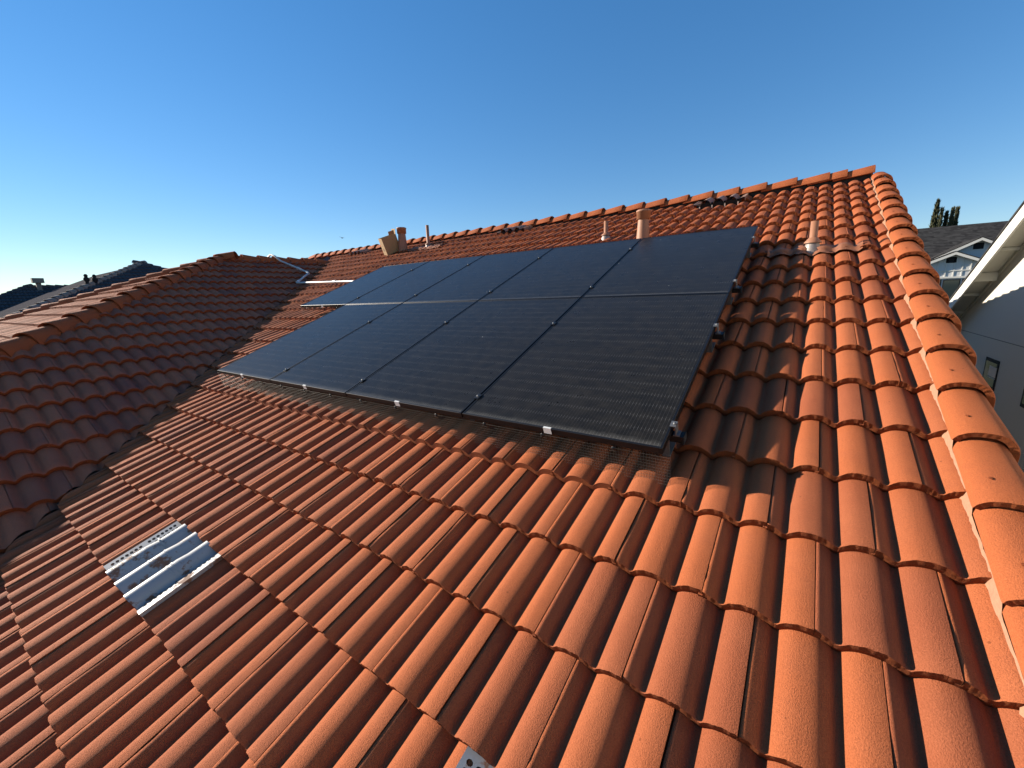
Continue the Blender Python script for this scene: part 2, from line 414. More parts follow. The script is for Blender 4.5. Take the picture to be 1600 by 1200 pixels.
# tiles of the main slope
def on_screen(p):
    q = Vector(p) - CAM; z = q.dot(FW)
    if z < .05: return False
    x, y = 641.2 * q.dot(RT) / z + 800, 641.2 * q.dot(DN) / z + 600
    return -40 < x < 1640 and 200 < y < 1260
def under_panels(u, v): return (0.02 < v < 3.2) and (-4.5 < u < -.25) and not (v < 1.6 and u < -4.4)
VENT_SLOTS = [(-4, -2.56, -1.905), (-4, -.240, .41)]                 # course, from u, to u: metal vents replace the tiles here
slots = []
for k in range(-9, 17):
    vb = VB0 + EX * k + random.gauss(0, .0018); par = SA if k % 2 else SB
    m = 2
    while True:
        us = par + TW * m; m -= 1
        if us - TW > .93: continue
        if us < valley_x((vb - .05) * c_ - N0 * s_) - .3 : break
        if us < -13.6: break
        slots.append((k, us, vb))
near, rest = [], []
for k, us, vb in slots:
    uc, vc = us - TW / 2, vb + EX / 2
    W = MAIN @ Vector((uc, vc, N0 + .04))
    cutv = us - TW - .03 < valley_x(W.y - .25) + .12
    cutr = us > .95
    onvent = any(k == kk and us > a + .05 and us - TW < b - .05 for kk, a, b in VENT_SLOTS)
    cand = not cutv and not cutr and on_screen(W) and not under_panels(uc, vc)
    (near if cand else rest).append((k, us, vb, (W - CAM).length, cutr))
# tiles of the wing slope (local y measured down from the ridge)
wslots = []
LW = (9.5) / c_
for k in range(0, 26):
    vb = -.20 - EX * (k + 1) + EX
    par = .10 if k % 2 else .25
    Xb = XR + (-vb) * cg
    ylo = YA - (Xb - XR) - .5; yhi = yv(Xb) + .5
    if yhi < Y0 - .5: pass
    m = int(math.floor((ylo - par) / TW))
    while par + TW * m - TW < yhi:
        wslots.append((k, par + TW * m, vb)); m += 1
wnear, wrest = [], []
for k, us, vb in wslots:
    W = WING @ Vector((us - TW/2, vb + EX/2, .04))
    if W.y < YA - (W.x - XR) - .5 or W.y > yv(W.x) + .5: continue
    inside = (us - TW - .03 > YA - ((-vb) * cg - EX * cg) + .10) and (us + .03 < yv(XR + (-vb) * cg) - .10)
    (wnear if inside and on_screen(W) else wrest).append((k, us, vb, (W - CAM).length))
both = sorted([(t[3], 0, t) for t in near] + [(t[3] * 1.12, 1, t) for t in wnear], key=lambda q: q[0])
LIMIT = 300
pick, left = both[:LIMIT], both[LIMIT:]
def jitter(sc=1.0):
    return Matrix.Translation((random.gauss(0, .0006) * sc, random.gauss(0, .0020) * sc, abs(random.gauss(0, .0010)) * sc)) @ Matrix.Rotation(random.gauss(0, .0012) * sc, 4, 'Z') @ Matrix.Rotation(random.gauss(0, .0012) * sc, 4, 'Y')
for dd, which, t in pick:
    k, us, vb = t[:3]
    if which == 0:
        if any(k == kk and us > a + .05 and us - TW < b - .05 for kk, a, b in VENT_SLOTS): rest.append((*t[:4], False)); continue
        link('roof_tile', random.choice(NEARM), main, MAIN @ Matrix.Translation((us, vb, N0)) @ jitter())
    else:
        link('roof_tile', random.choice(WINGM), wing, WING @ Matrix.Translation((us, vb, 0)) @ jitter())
for dd, which, t in left: (rest if which == 0 else wrest).append(t)
J = Joiner()
for t in rest:
    k, us, vb, dist = t[:4]
    if any(k == kk and us > a + .05 and us - TW < b - .05 for kk, a, b in VENT_SLOTS):
        # a cut piece of tile on either side of a vent keeps its own part outside the vent
        for kk, a, b in VENT_SLOTS:
            if k != kk: continue
            if us - TW < a - .02 and us > a: J.add(tile_geo(14, False, 1, -TW - .012, a - us - .004), MAIN @ Matrix.Translation((us, vb, N0)), random.random())
            if us > b + .02 and us - TW < b: J.add(tile_geo(14, False, 1, b - us + .004, -.0008), MAIN @ Matrix.Translation((us, vb, N0)), random.random())
        continue
    if us > .95: g = tile_geo(40, True, k + 50, -TW - .012, .974 - us)
    else: g = MIDG if dist < 5.5 else FARG
    J.add(g, MAIN @ Matrix.Translation((us, vb, N0)) @ jitter(), random.random())
me = J.mesh('further_roof_tiles', [M_TILE, M_BUTT])
cut(me, (valley_x(0) + .014, 0, 0), (-1, -T_ / TG, 0))       # trim along the valley
tag(link('further_roof_tiles', me, main), kind='stuff')
J = Joiner()
for t in wrest:
    J.add(FARG_W, WING @ Matrix.Translation((t[1], t[2], 0)) @ jitter(), random.random())
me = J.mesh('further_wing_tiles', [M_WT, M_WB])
cut(me, (valley_x(0) + .002, 0, 0), (1, T_ / TG, 0)); cut(me, (XR, YA, 0), (-1, -1, 0))
tag(link('further_wing_tiles', me, wing), kind='stuff')
J = Joiner()
for k in range(0, 18):
    vb = -.15 - EX * k
    hw = -vb * cg + .4
    for m in range(-24, 25):
        us = TW * m + (.15 if k % 2 else 0)
        if abs(us - TW/2) < hw: J.add(FARG, HIPF @ Matrix.Translation((us, vb, 0)) @ jitter(), random.random())
me = J.mesh('hip_end_tiles', [M_TILE, M_BUTT])
cut(me, (XR, YA, 0), (1, 1, 0)); cut(me, (XR, YA, 0), (-1, 1, 0))
tag(link('hip_end_tiles', me, hipf), kind='stuff')
# valley flashing
vf = MB(); pts = []
for Y in (Y0, YRIDGE - .2):
    X = valley_x(Y); Z = Y * T_ + N0 / c_ + .004
    pts.append([(X - .22, Y, Z + .22 * TG), (X, Y, Z), (X, Y + .22, Z + .22 * T_)])
vf.add(pts[0] + pts[1], [(0, 1, 4, 3), (1, 2, 5, 4)])
vf.build('valley_flashing', M_FLASH, house)

# ------------------------------------------------------------------ barrel caps
def cap_geo(xz, length, ex, th=.018, taper=.16, lift=.022, piv=(0, 0), seed=0, hi=True):
    r = np.random.default_rng(seed); xz = np.array(xz, float); n = len(xz); piv = np.array(piv, float)
    # smooth the section
    tt = np.linspace(0, n - 1, (n - 1) * (4 if hi else 2) + 1)
    def cr(i, f):
        p0, p1, p2, p3 = (xz[min(max(j, 0), n - 1)] for j in (i - 1, i, i + 1, i + 2))
        return .5 * (2*p1 + (p2-p0)*f + (2*p0-5*p1+4*p2-p3)*f*f + (-p0+3*p1-3*p2+p3)*f**3)
    sec = np.array([cr(min(int(t), n - 2), t - min(int(t), n - 2)) for t in tt]); n = len(sec)
    d = np.gradient(sec, axis=0); nr = np.c_[-d[:, 1], d[:, 0]]; nr /= np.linalg.norm(nr, axis=1)[:, None]
    V, F, Mt, Sm = [], [], [], []
    ys = [0, .006, length * .35, length]
    rag = .0006 * r.normal(size=n) if hi else np.zeros(n)
    def ring(y, off, k=0):
        s = 1 - taper * y / length; p = piv + (sec + nr * off - piv) * s
        return np.c_[p[:, 0], np.full(n, y) + k * rag, p[:, 1] + lift * (1 - y / ex)]
    for j, y in enumerate(ys): V.append(ring(y, -.003 if j == 0 else 0, 1 if j == 0 else 0))
    for j in range(3):
        for i in range(n - 1): F.append((j*n+i, j*n+i+1, (j+1)*n+i+1, (j+1)*n+i)); Mt.append(0); Sm.append(True)
    b = 4 * n
    V.append(ring(0, -.003, 1)); V.append(ring(.001, -th * .5, 2)); V.append(ring(.002, -th, 1)); V.append(ring(length, -th))
    for q in range(2):
        for i in range(n - 1): F.append((b+(q+1)*n+i, b+(q+1)*n+i+1, b+q*n+i+1, b+q*n+i)); Mt.append(1); Sm.append(False)
    for i in range(n - 1): F.append((b+3*n+i, b+3*n+i+1, b+2*n+i+1, b+2*n+i)); Mt.append(1); Sm.append(True)
    for e in (0, n - 1): F.append((e, n*3+e, b+3*n+e, b+2*n+e)); Mt.append(0); Sm.append(False)
    return np.concatenate(V), F, Mt, Sm
def nail(parent, M):
    nb = MB(); nb.lathe([(.0001, .0022), (.005, .0016), (.007, 0)], 8); nb.build('nail_head', M_WB, parent, M)
# rake
SEC_R = [(.956, -.176), (.968, -.152), (1.0, -.131), (1.045, -.125), (1.092, -.134), (1.126, -.163), (1.145, -.210), (1.150, -.285)]
RG = [arr_mesh('rake_tile', cap_geo(SEC_R, .42, EX, .026, .13, .030, (1.04, -.22), k), [M_CAP, M_BUTT]) for k in range(5)]
for k in range(-9, 16):
    v = .144 + EX * k
    if v > VR - .12: break
    sk = .005 * v + .002
    o = link('rake_tile', RG[k % 5], main, MAIN @ Matrix.Translation((sk, v, 0)) @ jitter(1.6))
    nail(main, WM[o] @ Matrix.Translation((1.012, .12, -.108)))
REAR = frame((0, YRIDGE, ZRIDGE), (-1, 0, 0), (0, -1 / math.hypot(1, RB), RB / math.hypot(1, RB)), (0, RB / math.hypot(1, RB), 1 / math.hypot(1, RB)))
RGL = arr_mesh('rake_tile', cap_geo([(-.95, .05), (-1.0, .1), (-1.06, .1), (-1.12, .06), (-1.14, -.05)][::-1], .42, EX, piv=(-1.04, .0), hi=False), [M_CAP, M_BUTT])
for k in range(1, 27): link('rake_tile', RGL, house, REAR @ Matrix.Translation((0, -EX * k, -.06)))
b = MB(); b.box((.985, VMIN, -.34), (1.115, VR, -.182)); b.build('rake_board', M_DECK, main, MAIN)
b = MB(); b.box((-1.11, -9.8, -.2), (-.97, 0, .02)); b.build('rake_board', M_DECK, house, REAR)
# mortar along the rake
mo = MB(); n = 420
for i in range(n):
    v0, v1 = VMIN + (VR - .15 - VMIN) * i / n, VMIN + (VR - .15 - VMIN) * (i + 1) / n
vs = []
for i in range(n + 1):
    v = VMIN + (VR - .15 - VMIN) * i / n; sk = .005 * v + .002
    fr = ((v - .144) / EX) % 1
    a = mnoise.noise((v * 23, 0, 0)) * .004; b = mnoise.noise((v * 41, 5, 0)) * .003
    base = tile_n(.945, v)
    vs += [(.951 + sk + a, v, base - .012), (.955 + sk + a, v, base + .002 + b), (.963 + sk + a * .4, v, -.181 + .030 * (1 - fr) + b)]
mo.add(vs, [(3*i+j, 3*i+j+1, 3*i+j+4, 3*i+j+3) for i in range(n) for j in (0, 1)], 0, True)
mo.build('mortar_bed', M_MORTAR, main, MAIN)
# ridge, hips
SEC_C = [(-.135, -.035), (-.122, .03), (-.085, .095), (-.04, .122), (0, .128), (.04, .122), (.085, .095), (.122, .03), (.135, -.035)]
SEC_M = [(-.132, .022), (-.118, .058), (-.082, .104), (-.04, .125), (0, .130), (.04, .125), (.082, .104), (.118, .058), (.132, .022)]
CG = [arr_mesh('ridge_tile', cap_geo(SEC_M, .42, .355, piv=(0, -.03), seed=20 + k), [M_CAP, M_BUTT]) for k in range(3)]
CGW = [arr_mesh('hip_tile', cap_geo(SEC_C, .42, .355, piv=(0, -.03), seed=30 + k), [M_CAP, M_BUTT]) for k in range(3)]
RIDGEM = frame((0, YRIDGE, ZRIDGE + .02), (0, 1, 0), (-1, 0, 0), (0, 0, 1))
b = MB(); b.box((-13.4, YRIDGE - .07, ZRIDGE - .06), (.99, YRIDGE + .07, ZRIDGE + .085)); b.build('ridge_board', M_DECK, house)
i = 0
for u in [1.03, .76] + [.565 - .352 * q for q in range(0, 36)]:
    o = link('ridge_tile', CG[i % 3], house, RIDGEM @ Matrix.Translation((0, -u, 0)) @ jitter(2.2)); i += 1
    if u > -4: nail(o, WM[o] @ Matrix.Translation((-.094, .15, .085)) @ Matrix.Rotation(rad(-50), 4, 'Y'))
RIDGEW = frame((XR, 0, ZR + .0), (1, 0, 0), (0, 1, 0), (0, 0, 1))
for q in range(0, 9):
    Yq = YA + .05 + .355 * q
    if Yq < yv(XR) - .1: link('ridge_tile', CGW[q % 3], house, RIDGEW @ Matrix.Translation((0, Yq, 0)) @ jitter(2))
for sx in (1, -1):
    dv = Vector((-sx, 1, TG)).normalized(); up = Vector((0, -sg, cg)) + Vector((sx * sg, 0, cg)); up = (up - dv * up.dot(dv)).normalized(); xx = dv.cross(up)
    for q in range(0, 23):
        o = Vector((XR, YA, ZR)) - dv * (.10 + .355 * q)
        link('hip_tile', CGW[q % 3], house, frame(o, xx, dv, up) @ jitter(2))

# ------------------------------------------------------------------ solar array
PW, PHT, CP, RP = 1.133, 1.708, 1.145, 1.72
fr = MB(); FH, FWD = .035, .011
fr.box((0, 0, -FH), (FWD, PHT, 0)); fr.box((PW - FWD, 0, -FH), (PW, PHT, 0)); fr.box((FWD, 0, -FH), (PW - FWD, FWD, 0)); fr.box((FWD, PHT - FWD, -FH), (PW - FWD, PHT, 0))
FRM = fr.mesh('frame', M_FRAME)
bm = bmesh.new(); bm.from_mesh(FRM); bmesh.ops.bevel(bm, geom=bm.edges[:], offset=.0012, segments=1, affect='EDGES'); bm.to_mesh(FRM); bm.free()
gl = MB(); gl.box((FWD - .001, FWD - .001, -.007), (PW - FWD + .001, PHT - FWD + .001, -.0022)); GLM = gl.mesh('cell_glass', M_SOLAR)
lb = MB(); lb.box((PW/2 - .022, -.0012, -.034), (PW/2 + .022, -.0002, .0004)); lb.box((PW/2 - .022, -.0012, .0004), (PW/2 + .022, .010, .0012)); LBM = lb.mesh('sticker', M_LABEL)
ordn = {0: 'nearest the rake edge', 1: 'second from the rake edge', 2: 'third from the rake edge', 3: 'fourth from the rake edge', 4: 'fifth from the rake edge and farthest'}
for j in (0, 1):
    for i in range(4 + j):
        lab = f"black solar panel in the {'lower' if j == 0 else 'upper'} row, " + (ordn[i] if not (j == 0 and i == 3) else 'at its left end above the bird mesh')
        M = MAIN @ Matrix.Translation((-(i + 1) * CP + (CP - PW), j * RP, 0))
        r = thing('solar_panel', M, lab, 'solar panel', 'solar panels of the roof array')
        link('frame', FRM, r, M); link('cell_glass', GLM, r, M)
        if j == 0 or i == 4: link('sticker', LBM, r, M)
cl = MB(); cl.box((-.018, -.022, .0015), (.018, .022, .0055)); cl.box((-.0045, -.020, -.05), (.0045, .020, .0015)); CLM = cl.mesh('mid_clamp', M_RAIL)
bo = MB(); bo.lathe([(.0001, .0125), (.0065, .012), (.007, .0055)], 8); BOM = bo.mesh('bolt', M_DULL)
ec = MB(); ec.box((-.010, -.02, .0015), (.016, .02, .0055)); ec.box((.012, -.02, -.045), (.017, .02, .0015)); ec.box((.003, -.02, -.05), (.03, .02, -.044)); ECM = ec.mesh('end_clamp', M_DULL)
hk = MB(); hk.box((-.018, -.03, -.170), (.018, -.024, -.04)); hk.box((-.018, -.03, -.175), (.018, .10, -.169)); HKM = hk.mesh('roof_hook', M_DULL)
rl = ['lowest', 'second lowest', 'third lowest', 'topmost']
for q, (v, ncol) in enumerate(((.17, 4), (1.19, 4), (1.94, 5), (3.02, 5))):
    M = MAIN @ Matrix.Translation((0, v, 0))
    r = thing('mounting_rail', M, f'black mounting rail under the solar panels, {rl[q]} of four', 'rail', 'rails carrying the panels')
    b = MB(); L = ncol * CP + .03
    b.box((-L, -.02, -.085), (.045, .02, -.0505)); b.build('rail_bar', M_RAIL, r, M)
    b = MB(); b.box((.0455, -.022, -.088), (.053, .022, -.047)); b.build('end_cap', M_BLACK, r, M)
    for i in range(1, ncol):
        mc = M @ Matrix.Translation((-i * CP + (CP - PW) / 2, 0, 0))
        o = link('mid_clamp', CLM, r, mc); link('bolt', BOM, o, mc)
    me_ = M @ Matrix.Translation((.002, 0, 0)); o = link('end_clamp', ECM, r, me_); link('bolt', BOM, o, me_ @ Matrix.Translation((.008, 0, 0)))
    for i in range(ncol):
        link('roof_hook', HKM, r, M @ Matrix.Translation((-.03 - i * 1.2, 0, 0)))
# wire guard along the lower edges
def wire_guard(name, label, u0, u1, v, seed):
    g = thing(name, MAIN @ Matrix.Translation((u0, v, -.15)), label, 'bird guard')
    mb = MB(); R_ = .0004; n = int((u1 - u0) / .0127)
    def stick(a, b):
        a, b = Vector(a), Vector(b); t = (b - a).normalized(); x = t.orthogonal().normalized() * R_; y = t.cross(x.normalized()) * R_
        vs = [p + k for p in (a, b) for k in (x, -.5 * x + .87 * y, -.5 * x - .87 * y)]
        mb.add(vs, [(0, 1, 4, 3), (1, 2, 5, 4), (2, 0, 3, 5)])
    def pt(u, f):                                                  # f 0 at the frame, 1 at the tiles
        wob = mnoise.noise((u * 4, f * 2, seed)) * .008
        return (u, v + .006 - f * .030 + wob * f, -.034 - f * .165)
    for i in range(n + 1):
        u = u0 + (u1 - u0) * i / n
        zs = tile_n(u, v - .02)
        ff = min(1.0, (-.034 - zs) / .165 + .03)
        for q in range(4): stick(pt(u, ff * q / 4), pt(u, ff * (q + 1) / 4))
    for q in range(0, 12):
        f = q / 11
        m = int((u1 - u0) / .05)
        for i in range(m):
            ua, ub = u0 + (u1 - u0) * i / m, u0 + (u1 - u0) * (i + 1) / m
            a, b = pt(ua, f), pt(ub, f)
            if max(a[2] - tile_n(ua, v - .02), b[2] - tile_n(ub, v - .02)) > -.012: stick(a, b)
    mb.build('wire_mesh', M_MESHW, g, MAIN)
    cb = MB(); cb.lathe([(.0001, .004), (.011, .003), (.013, 0)], 10); cme = cb.mesh('clip_washer', M_RAIL)
    for i in range(int((u1 - u0) / .38)):
        link('clip_washer', cme, g, MAIN @ Matrix.Translation((u0 + .2 + i * .38, v - .002, -.048)) @ Matrix.Rotation(rad(90), 4, 'X'))
wire_guard('bird_guard', 'fine wire bird mesh hanging below the lower row of solar panels', -4.60, .03, -.004, 1)
wire_guard('bird_guard', 'short wire bird mesh under the left end panel of the upper row', -5.76, -4.585, RP - .004, 2)

# ------------------------------------------------------------------ metal tile vents
def vent(label, u0, u1, vb, mat, lip, near=True, rise=.0, mats2=None):
    M = MAIN @ Matrix.Translation((u0, vb, N0))
    t = thing('roof_vent', M, label, 'roof vent')
    Wd = u1 - u0; L = EX + .01
    nr = 3; fl = .085; rp = (Wd - 2 * fl) / nr
    sec = []
    for i in range(nr):
        for q in range(10):
            a = q / 9
            x = fl + rp * i + rp * (.06 + .88 * a)
            sec.append((x, 0.016 + .066 * max(0, math.sin(math.pi * a)) ** .75 + rise))
    n = len(sec)
    mb = MB(); NY = 8; vs = []
    for j in range(NY + 1):
        y = L * j / NY
        for i, (x, z) in enumerate(sec):
            ridge = i // 10
            stp = .007 if y < L * (.58 + .08 * ((ridge * 2) % 3)) else 0
            hump = 1 if (i % 10) not in (0, 9) else 0
            vs.append((x, y, z + stp * hump + TH * .9 * (1 - y / EX) + .002))
    mb.add(vs, [(j*n+i, j*n+i+1, (j+1)*n+i+1, (j+1)*n+i) for j in range(NY) for i in range(n - 1)], 0, True)
    # front face: turned down zig-zag
    fv = [(x, -.001, z + TH * .9 + .009) for x, z in sec] + [(x, .004, .004 + (z - .018) * .25) for x, z in sec]
    mb.build('barrel_sheet', [mat], t, M)
    fb = MB()
    if near:
        fb.add(fv, [(n+i, n+i+1, i+1, i) for i in range(n - 1)], 0, False); fb.build('front_lip', lip, t, M)
    else:
        for i in range(nr + 1):
            x = fl + rp * i; fb.box((x - .007, .004, .0), (x + .007, .02, .04 + rise)); 
        fb.build('front_lip', lip, t, M)
        db = MB(); db.box((fl * .5, .02, 0), (Wd - fl * .5, .03, .075 + rise)); db.build('dark_opening', M_BLACK, t, M)
    # rings where the barrels lap
    if near:
        rb = MB()
        for i in range(nr):
            for f in (.30 + .09 * i, .64 - .05 * i):
                y = L * f; s2 = sec[i*10+1:i*10+9]
                a = [(x, y, z + .0115 + TH * .9 * (1 - y / EX)) for x, z in s2]; b = [(x, y + .006, z + .0115 + TH * .9 * (1 - y / EX)) for x, z in s2]; c0 = [(x, y - .001, z + .003 + TH * .9 * (1 - y / EX)) for x, z in s2]
                k = len(s2); rb.add(c0 + a + b, [(q*k+i2, q*k+i2+1, (q+1)*k+i2+1, (q+1)*k+i2) for q in (0, 1) for i2 in range(k - 1)], 0, True)
        rb.build('lap_ring', mat, t, M)
    # perforated side flanges
    for side in (0, 1):
        pb = MB(); rows = 2 if side == 0 else 1; nx = 17
        xa, xb = (.0, fl + rp * .06) if side == 0 else (Wd - fl - rp * .06, Wd)
        def P3(a, b):                                               # a across 0..1, b along 0..1
            x = xa + (xb - xa) * a; y = L * b
            z = (.050 - .026 * a if side == 0 else .020 + .040 * math.sin(min(1, a * 1.25) * math.pi / 2)) + TH * .9 * (1 - y / EX) + rise
            return (x, y, z)
        spans = [(.12, .42), (.44, .74)] if side == 0 else [(.42, .72)]
        # solid strips
        edges = [0] + [e for sp in spans for e in sp] + [1]
        for q in range(0, len(edges), 2):
            a0, a1 = edges[q], edges[q+1]
            if a1 - a0 > .005:
                for b in range(6): pb.add([P3(a0, b/6), P3(a1, b/6), P3(a1, (b+1)/6), P3(a0, (b+1)/6)], [(0, 1, 2, 3)])
        for (a0, a1) in spans:
            for k in range(nx):
                b0, b1 = k / nx, (k + 1) / nx; off = 0
                ca, cb = (a0 + a1) / 2, (b0 + b1) / 2
                o8 = [(a0, b0), (ca, b0), (a1, b0), (a1, cb), (a1, b1), (ca, b1), (a0, b1), (a0, cb)]
                if k in (0, nx - 1) or k % 8 == 0: pb.add([P3(*p) for p in (o8[0], o8[2], o8[4], o8[6])], [(0, 1, 2, 3)]); continue
                ra, rb_ = (a1 - a0) * .36, (b1 - b0) * .38
                ang = [-135, -90, -45, 0, 45, 90, 135, 180]
                i8 = [(ca + ra * math.cos(rad(t2)), cb + rb_ * math.sin(rad(t2))) for t2 in ang]
                pb.add([P3(*p) for p in o8] + [P3(*p) for p in i8], [(i, (i+1) % 8, 8 + (i+1) % 8, 8 + i) for i in range(8)])
        sd = [P3(0 if side == 0 else 1, b / 6) for b in range(7)]
        pb.add(sd + [(p[0], p[1], p[2] - .05) for p in sd], [(i, i+1, 8+i, 7+i) for i in range(6)])
        pb.build('perforated_flange', mat, t, M)
    db = MB(); db.box((.004, .01, .003), (Wd - .004, L - .01, .006)); db.build('dark_backing', M_BLACK, t, M)
    return t
vent('bare metal tile vent with perforated sides on the lower left slope', -2.56, -1.905, VB0 - 4 * EX, M_GALV, M_GALV)
vent('bare metal perforated vent peeking in at the bottom edge of the picture', -.240, .41, VB0 - 4 * EX, M_GALV, M_GALV)
vent('painted tile vent with dark openings near the top right ridge', -1.03, -.36, VB0 + 15.75 * EX, M_VENTP, M_VENTL, False, .022)
vent('painted tile vent below the ridge, between two flue pipes', -4.72, -4.06, VB0 + 16.0 * EX, M_VENTP, M_VENTL, False, .022)
vent('small painted tile vent near the far left end of the ridge', -9.7, -9.05, VB0 + 16.0 * EX, M_VENTP, M_VENTL, False, .022)

# ------------------------------------------------------------------ pipes
def sheet(u0, u1, v0, v1, off, amp, seed, nu=26, nv=14):
    mb = MB(); vs = []
    for j in range(nv + 1):
        for i in range(nu + 1):
            u = u0 + (u1 - u0) * i / nu; v = v0 + (v1 - v0) * j / nv
            ed = mnoise.noise((u * 9, v * 9, seed)) * .03 if j in (0, nv) or i in (0, nu) else 0
            vs.append((u, v + ed, tile_n(u, min(v, v0 + (v1 - v0))) * .75 + (N0 + .04) * .25 + off + amp * mnoise.noise((u * 22, v * 22, seed))))
    n = nu + 1
    mb.add(vs, [(j*n+i, j*n+i+1, (j+1)*n+i+1, (j+1)*n+i) for j in range(nv) for i in range(nu)], 0, True)
    return mb
def pipe(name, label, x, y, ztop, r, cap=None, boot=None, fl=None, mat=None):
    zb = y * T_ + N0 / c_
    M = Matrix.Translation((x, y, zb)); t = thing(name, M, label, 'vent pipe'); mat = mat or M_PAINTPIPE
    h = ztop - zb
    mb = MB()
    if cap:
        mb.lathe([(r * 1.35, -.1), (r * 1.28, h * .2), (r * 1.0, h - cap[1])], 28); mb.build('flue_body', mat, t, M)
        mb = MB(); rc, hc = cap
        mb.lathe([(r * .9, h - hc - .012), (rc, h - hc - .010), (rc, h - .03), (rc * 1.08, h - .028), (rc * 1.08, h - .010), (rc * .9, h), (.001, h + .006)], 28); mb.build('rain_cap', mat, t, M)
    else:
        mb.lathe([(r, -.1), (r, h), (r * .82, h), (r * .82, h - .08)], 20); mb.build('pipe_body', mat, t, M)
    if boot:
        mb = MB(); mb.lathe([(r * 2.3, .0), (r * 2.2, .05), (r * 1.75, boot * .8), (r * 1.3, boot)], 20); mb.build('metal_boot', M_LEAD, t, M)
        mb = MB(); mb.lathe([(r * 2.2, boot * .88), (r * 2.15, boot * .95), (r * 1.1, boot * 1.25), (r * .9, boot * 1.26)], 20); mb.build('storm_collar', mat, t, M)
    if fl:
        u0, u1, v0, v1 = fl
        sheet(u0, u1, v0, v1, .022, .016, len(label)).build('flashing_sheet', M_LEADP, t, MAIN)
    return t
pipe('flue_pipe', 'large salmon painted flue with round cap just above the solar panels', -1.30, 3.72, 1.655, .064, (.084, .10))
pipe('flue_pipe', 'capped flue standing beside the cardboard box near the ridge', -7.30, 5.05, 2.29, .082, (.104, .12))
pipe('vent_pipe', 'short thin vent pipe with pale boot left of the large flue', -1.96, 4.13, 1.655, .030, None, .10)
pipe('vent_pipe', 'thin vent pipe with crumpled flashing right of the solar panels', .455, 2.98, 1.215, .030, None, .125, (.12, .80, 3.02, 3.17))
pipe('vent_pipe', 'tall thin vent pipe near the ridge right of the capped flue', -6.43, 5.02, 2.235, .034, None, .12, (-7.0, -6.0, 5.15, 5.45))

# ------------------------------------------------------------------ cardboard box, conduit
BM = MAIN @ Matrix.Translation((-7.50, 5.04, N0 + .06)) @ Matrix.Rotation(rad(-20), 4, 'Z')
t = thing('cardboard_box', BM, 'open cardboard box standing on the roof by the capped flue', 'box')
b = MB(); a_, b_, h_, th = .21, .36, .37, .006
b.box((-a_, 0, 0), (0, th, h_)); b.box((-a_, b_ - th, 0), (0, b_, h_)); b.box((-a_, th, 0), (-a_ + th, b_ - th, h_)); b.box((-th, th, 0), (0, b_ - th, h_)); b.box((-a_, 0, -.006), (0, b_, 0))
b.build('carton', M_CARD, t, BM)
for (M2, sz) in ((Matrix.Translation((-a_, b_, h_)) @ Matrix.Rotation(rad(75), 4, 'X'), (a_, .11)), (Matrix.Translation((-.01, b_ * .55, h_)) @ Matrix.Rotation(rad(-70), 4, 'Y'), (.10, .14))):
    b = MB(); b.box((0, 0, 0), (sz[0], sz[1], .005)); b.build('flap', M_CARD, t, BM @ M2)
b = MB()
for q in range(3): b.box((-.15 + q * .04, -.0012, .08), (-.15 + q * .04 + .025, -.0002, .08 + .05 + .03 * (q % 2)))
b.box((-.16, -.0012, .20), (-.06, -.0002, .212)); b.build('printed_mark', M_INK, t, BM)
ct = thing('conduit', (-8.4, 3.05, 1.05), 'white conduit crossing the valley from the shaded wing to the panels', 'conduit')
path = [(-10.5, 3.42, 1.62), (-10.32, 3.44, 1.78), (-10.18, 3.45, 1.835), (-10.02, 3.47, 1.79), (-9.85, 3.50, 1.67), (-9.57, 3.60, 1.55), (-9.12, 3.70, 1.375), (-9.05, 3.69, 1.345), (-9.0, 3.64, 1.32), (-8.50, 3.12, 1.12), (-8.45, 3.07, 1.10), (-8.32, 3.06, 1.09), (-6.5, 2.93, 1.03), (-5.5, 2.84, .99)]
b = MB(); b.tube(path, .021, 8); b.build('tube', M_PVC, ct)
for p, q in (((-9.40, 3.638, 1.485), (-9.29, 3.662, 1.44)), ((-6.95, 2.964, 1.045), (-6.85, 2.957, 1.042)), ((-8.54, 3.16, 1.136), (-8.46, 3.08, 1.104)), ((-9.13, 3.70, 1.38), (-9.03, 3.68, 1.335))):
    b = MB(); b.tube([p, q], .031, 8); b.build('coupling', M_PVC, ct)

# ------------------------------------------------------------------ cream neighbour house on the right
NH = thing('neighbour_house', (6, 10, GZ), 'cream stucco house with white eaves close on the right', 'house')
XW, SL = 3.5, .51
def fz(Y): return 1.06 - SL * (Y - 9.75)                           # underside of the rake at the wall, falls away from the camera
YRG = 4.0
b = MB(); b.prism([(XW, YRG - 14, GZ), (XW, YRG - 14, fz(YRG) - 14 * SL), (XW, YRG, fz(YRG)), (XW, 17, fz(17)), (XW, 17, GZ)], (.2, 0, 0)); nwall = b.build('wall', M_STUCCO, NH)
b = MB(); b.box((XW + .2, YRG - 14, GZ), (14, YRG - 13.8, -2)); b.build('wall', M_STUCCO, NH)
XF = XW - .33
def slope_board(x0, x1, lo, hi, name, mat, y0=YRG, y1=18):
    b = MB(); b.prism([(x0, y0, fz(y0) + lo), (x0, y0, fz(y0) + hi), (x0, y1, fz(y1) + hi), (x0, y1, fz(y1) + lo)], (x1 - x0, 0, 0)); return b.build(name, mat, NH)
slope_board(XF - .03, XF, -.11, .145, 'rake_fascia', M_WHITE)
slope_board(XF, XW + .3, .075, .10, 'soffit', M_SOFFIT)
slope_board(XF - .045, 14, .146, .19, 'roof', M_SHING)
slope_board(XW - .03, XW - .001, .0, .07, 'frieze_board', M_SOFFIT)
b = MB(); b.box((XW - .004, 5.0, -.455), (XW - .0008, 16.0, -.44)); b.build('stucco_joint', M_DULL, NH)
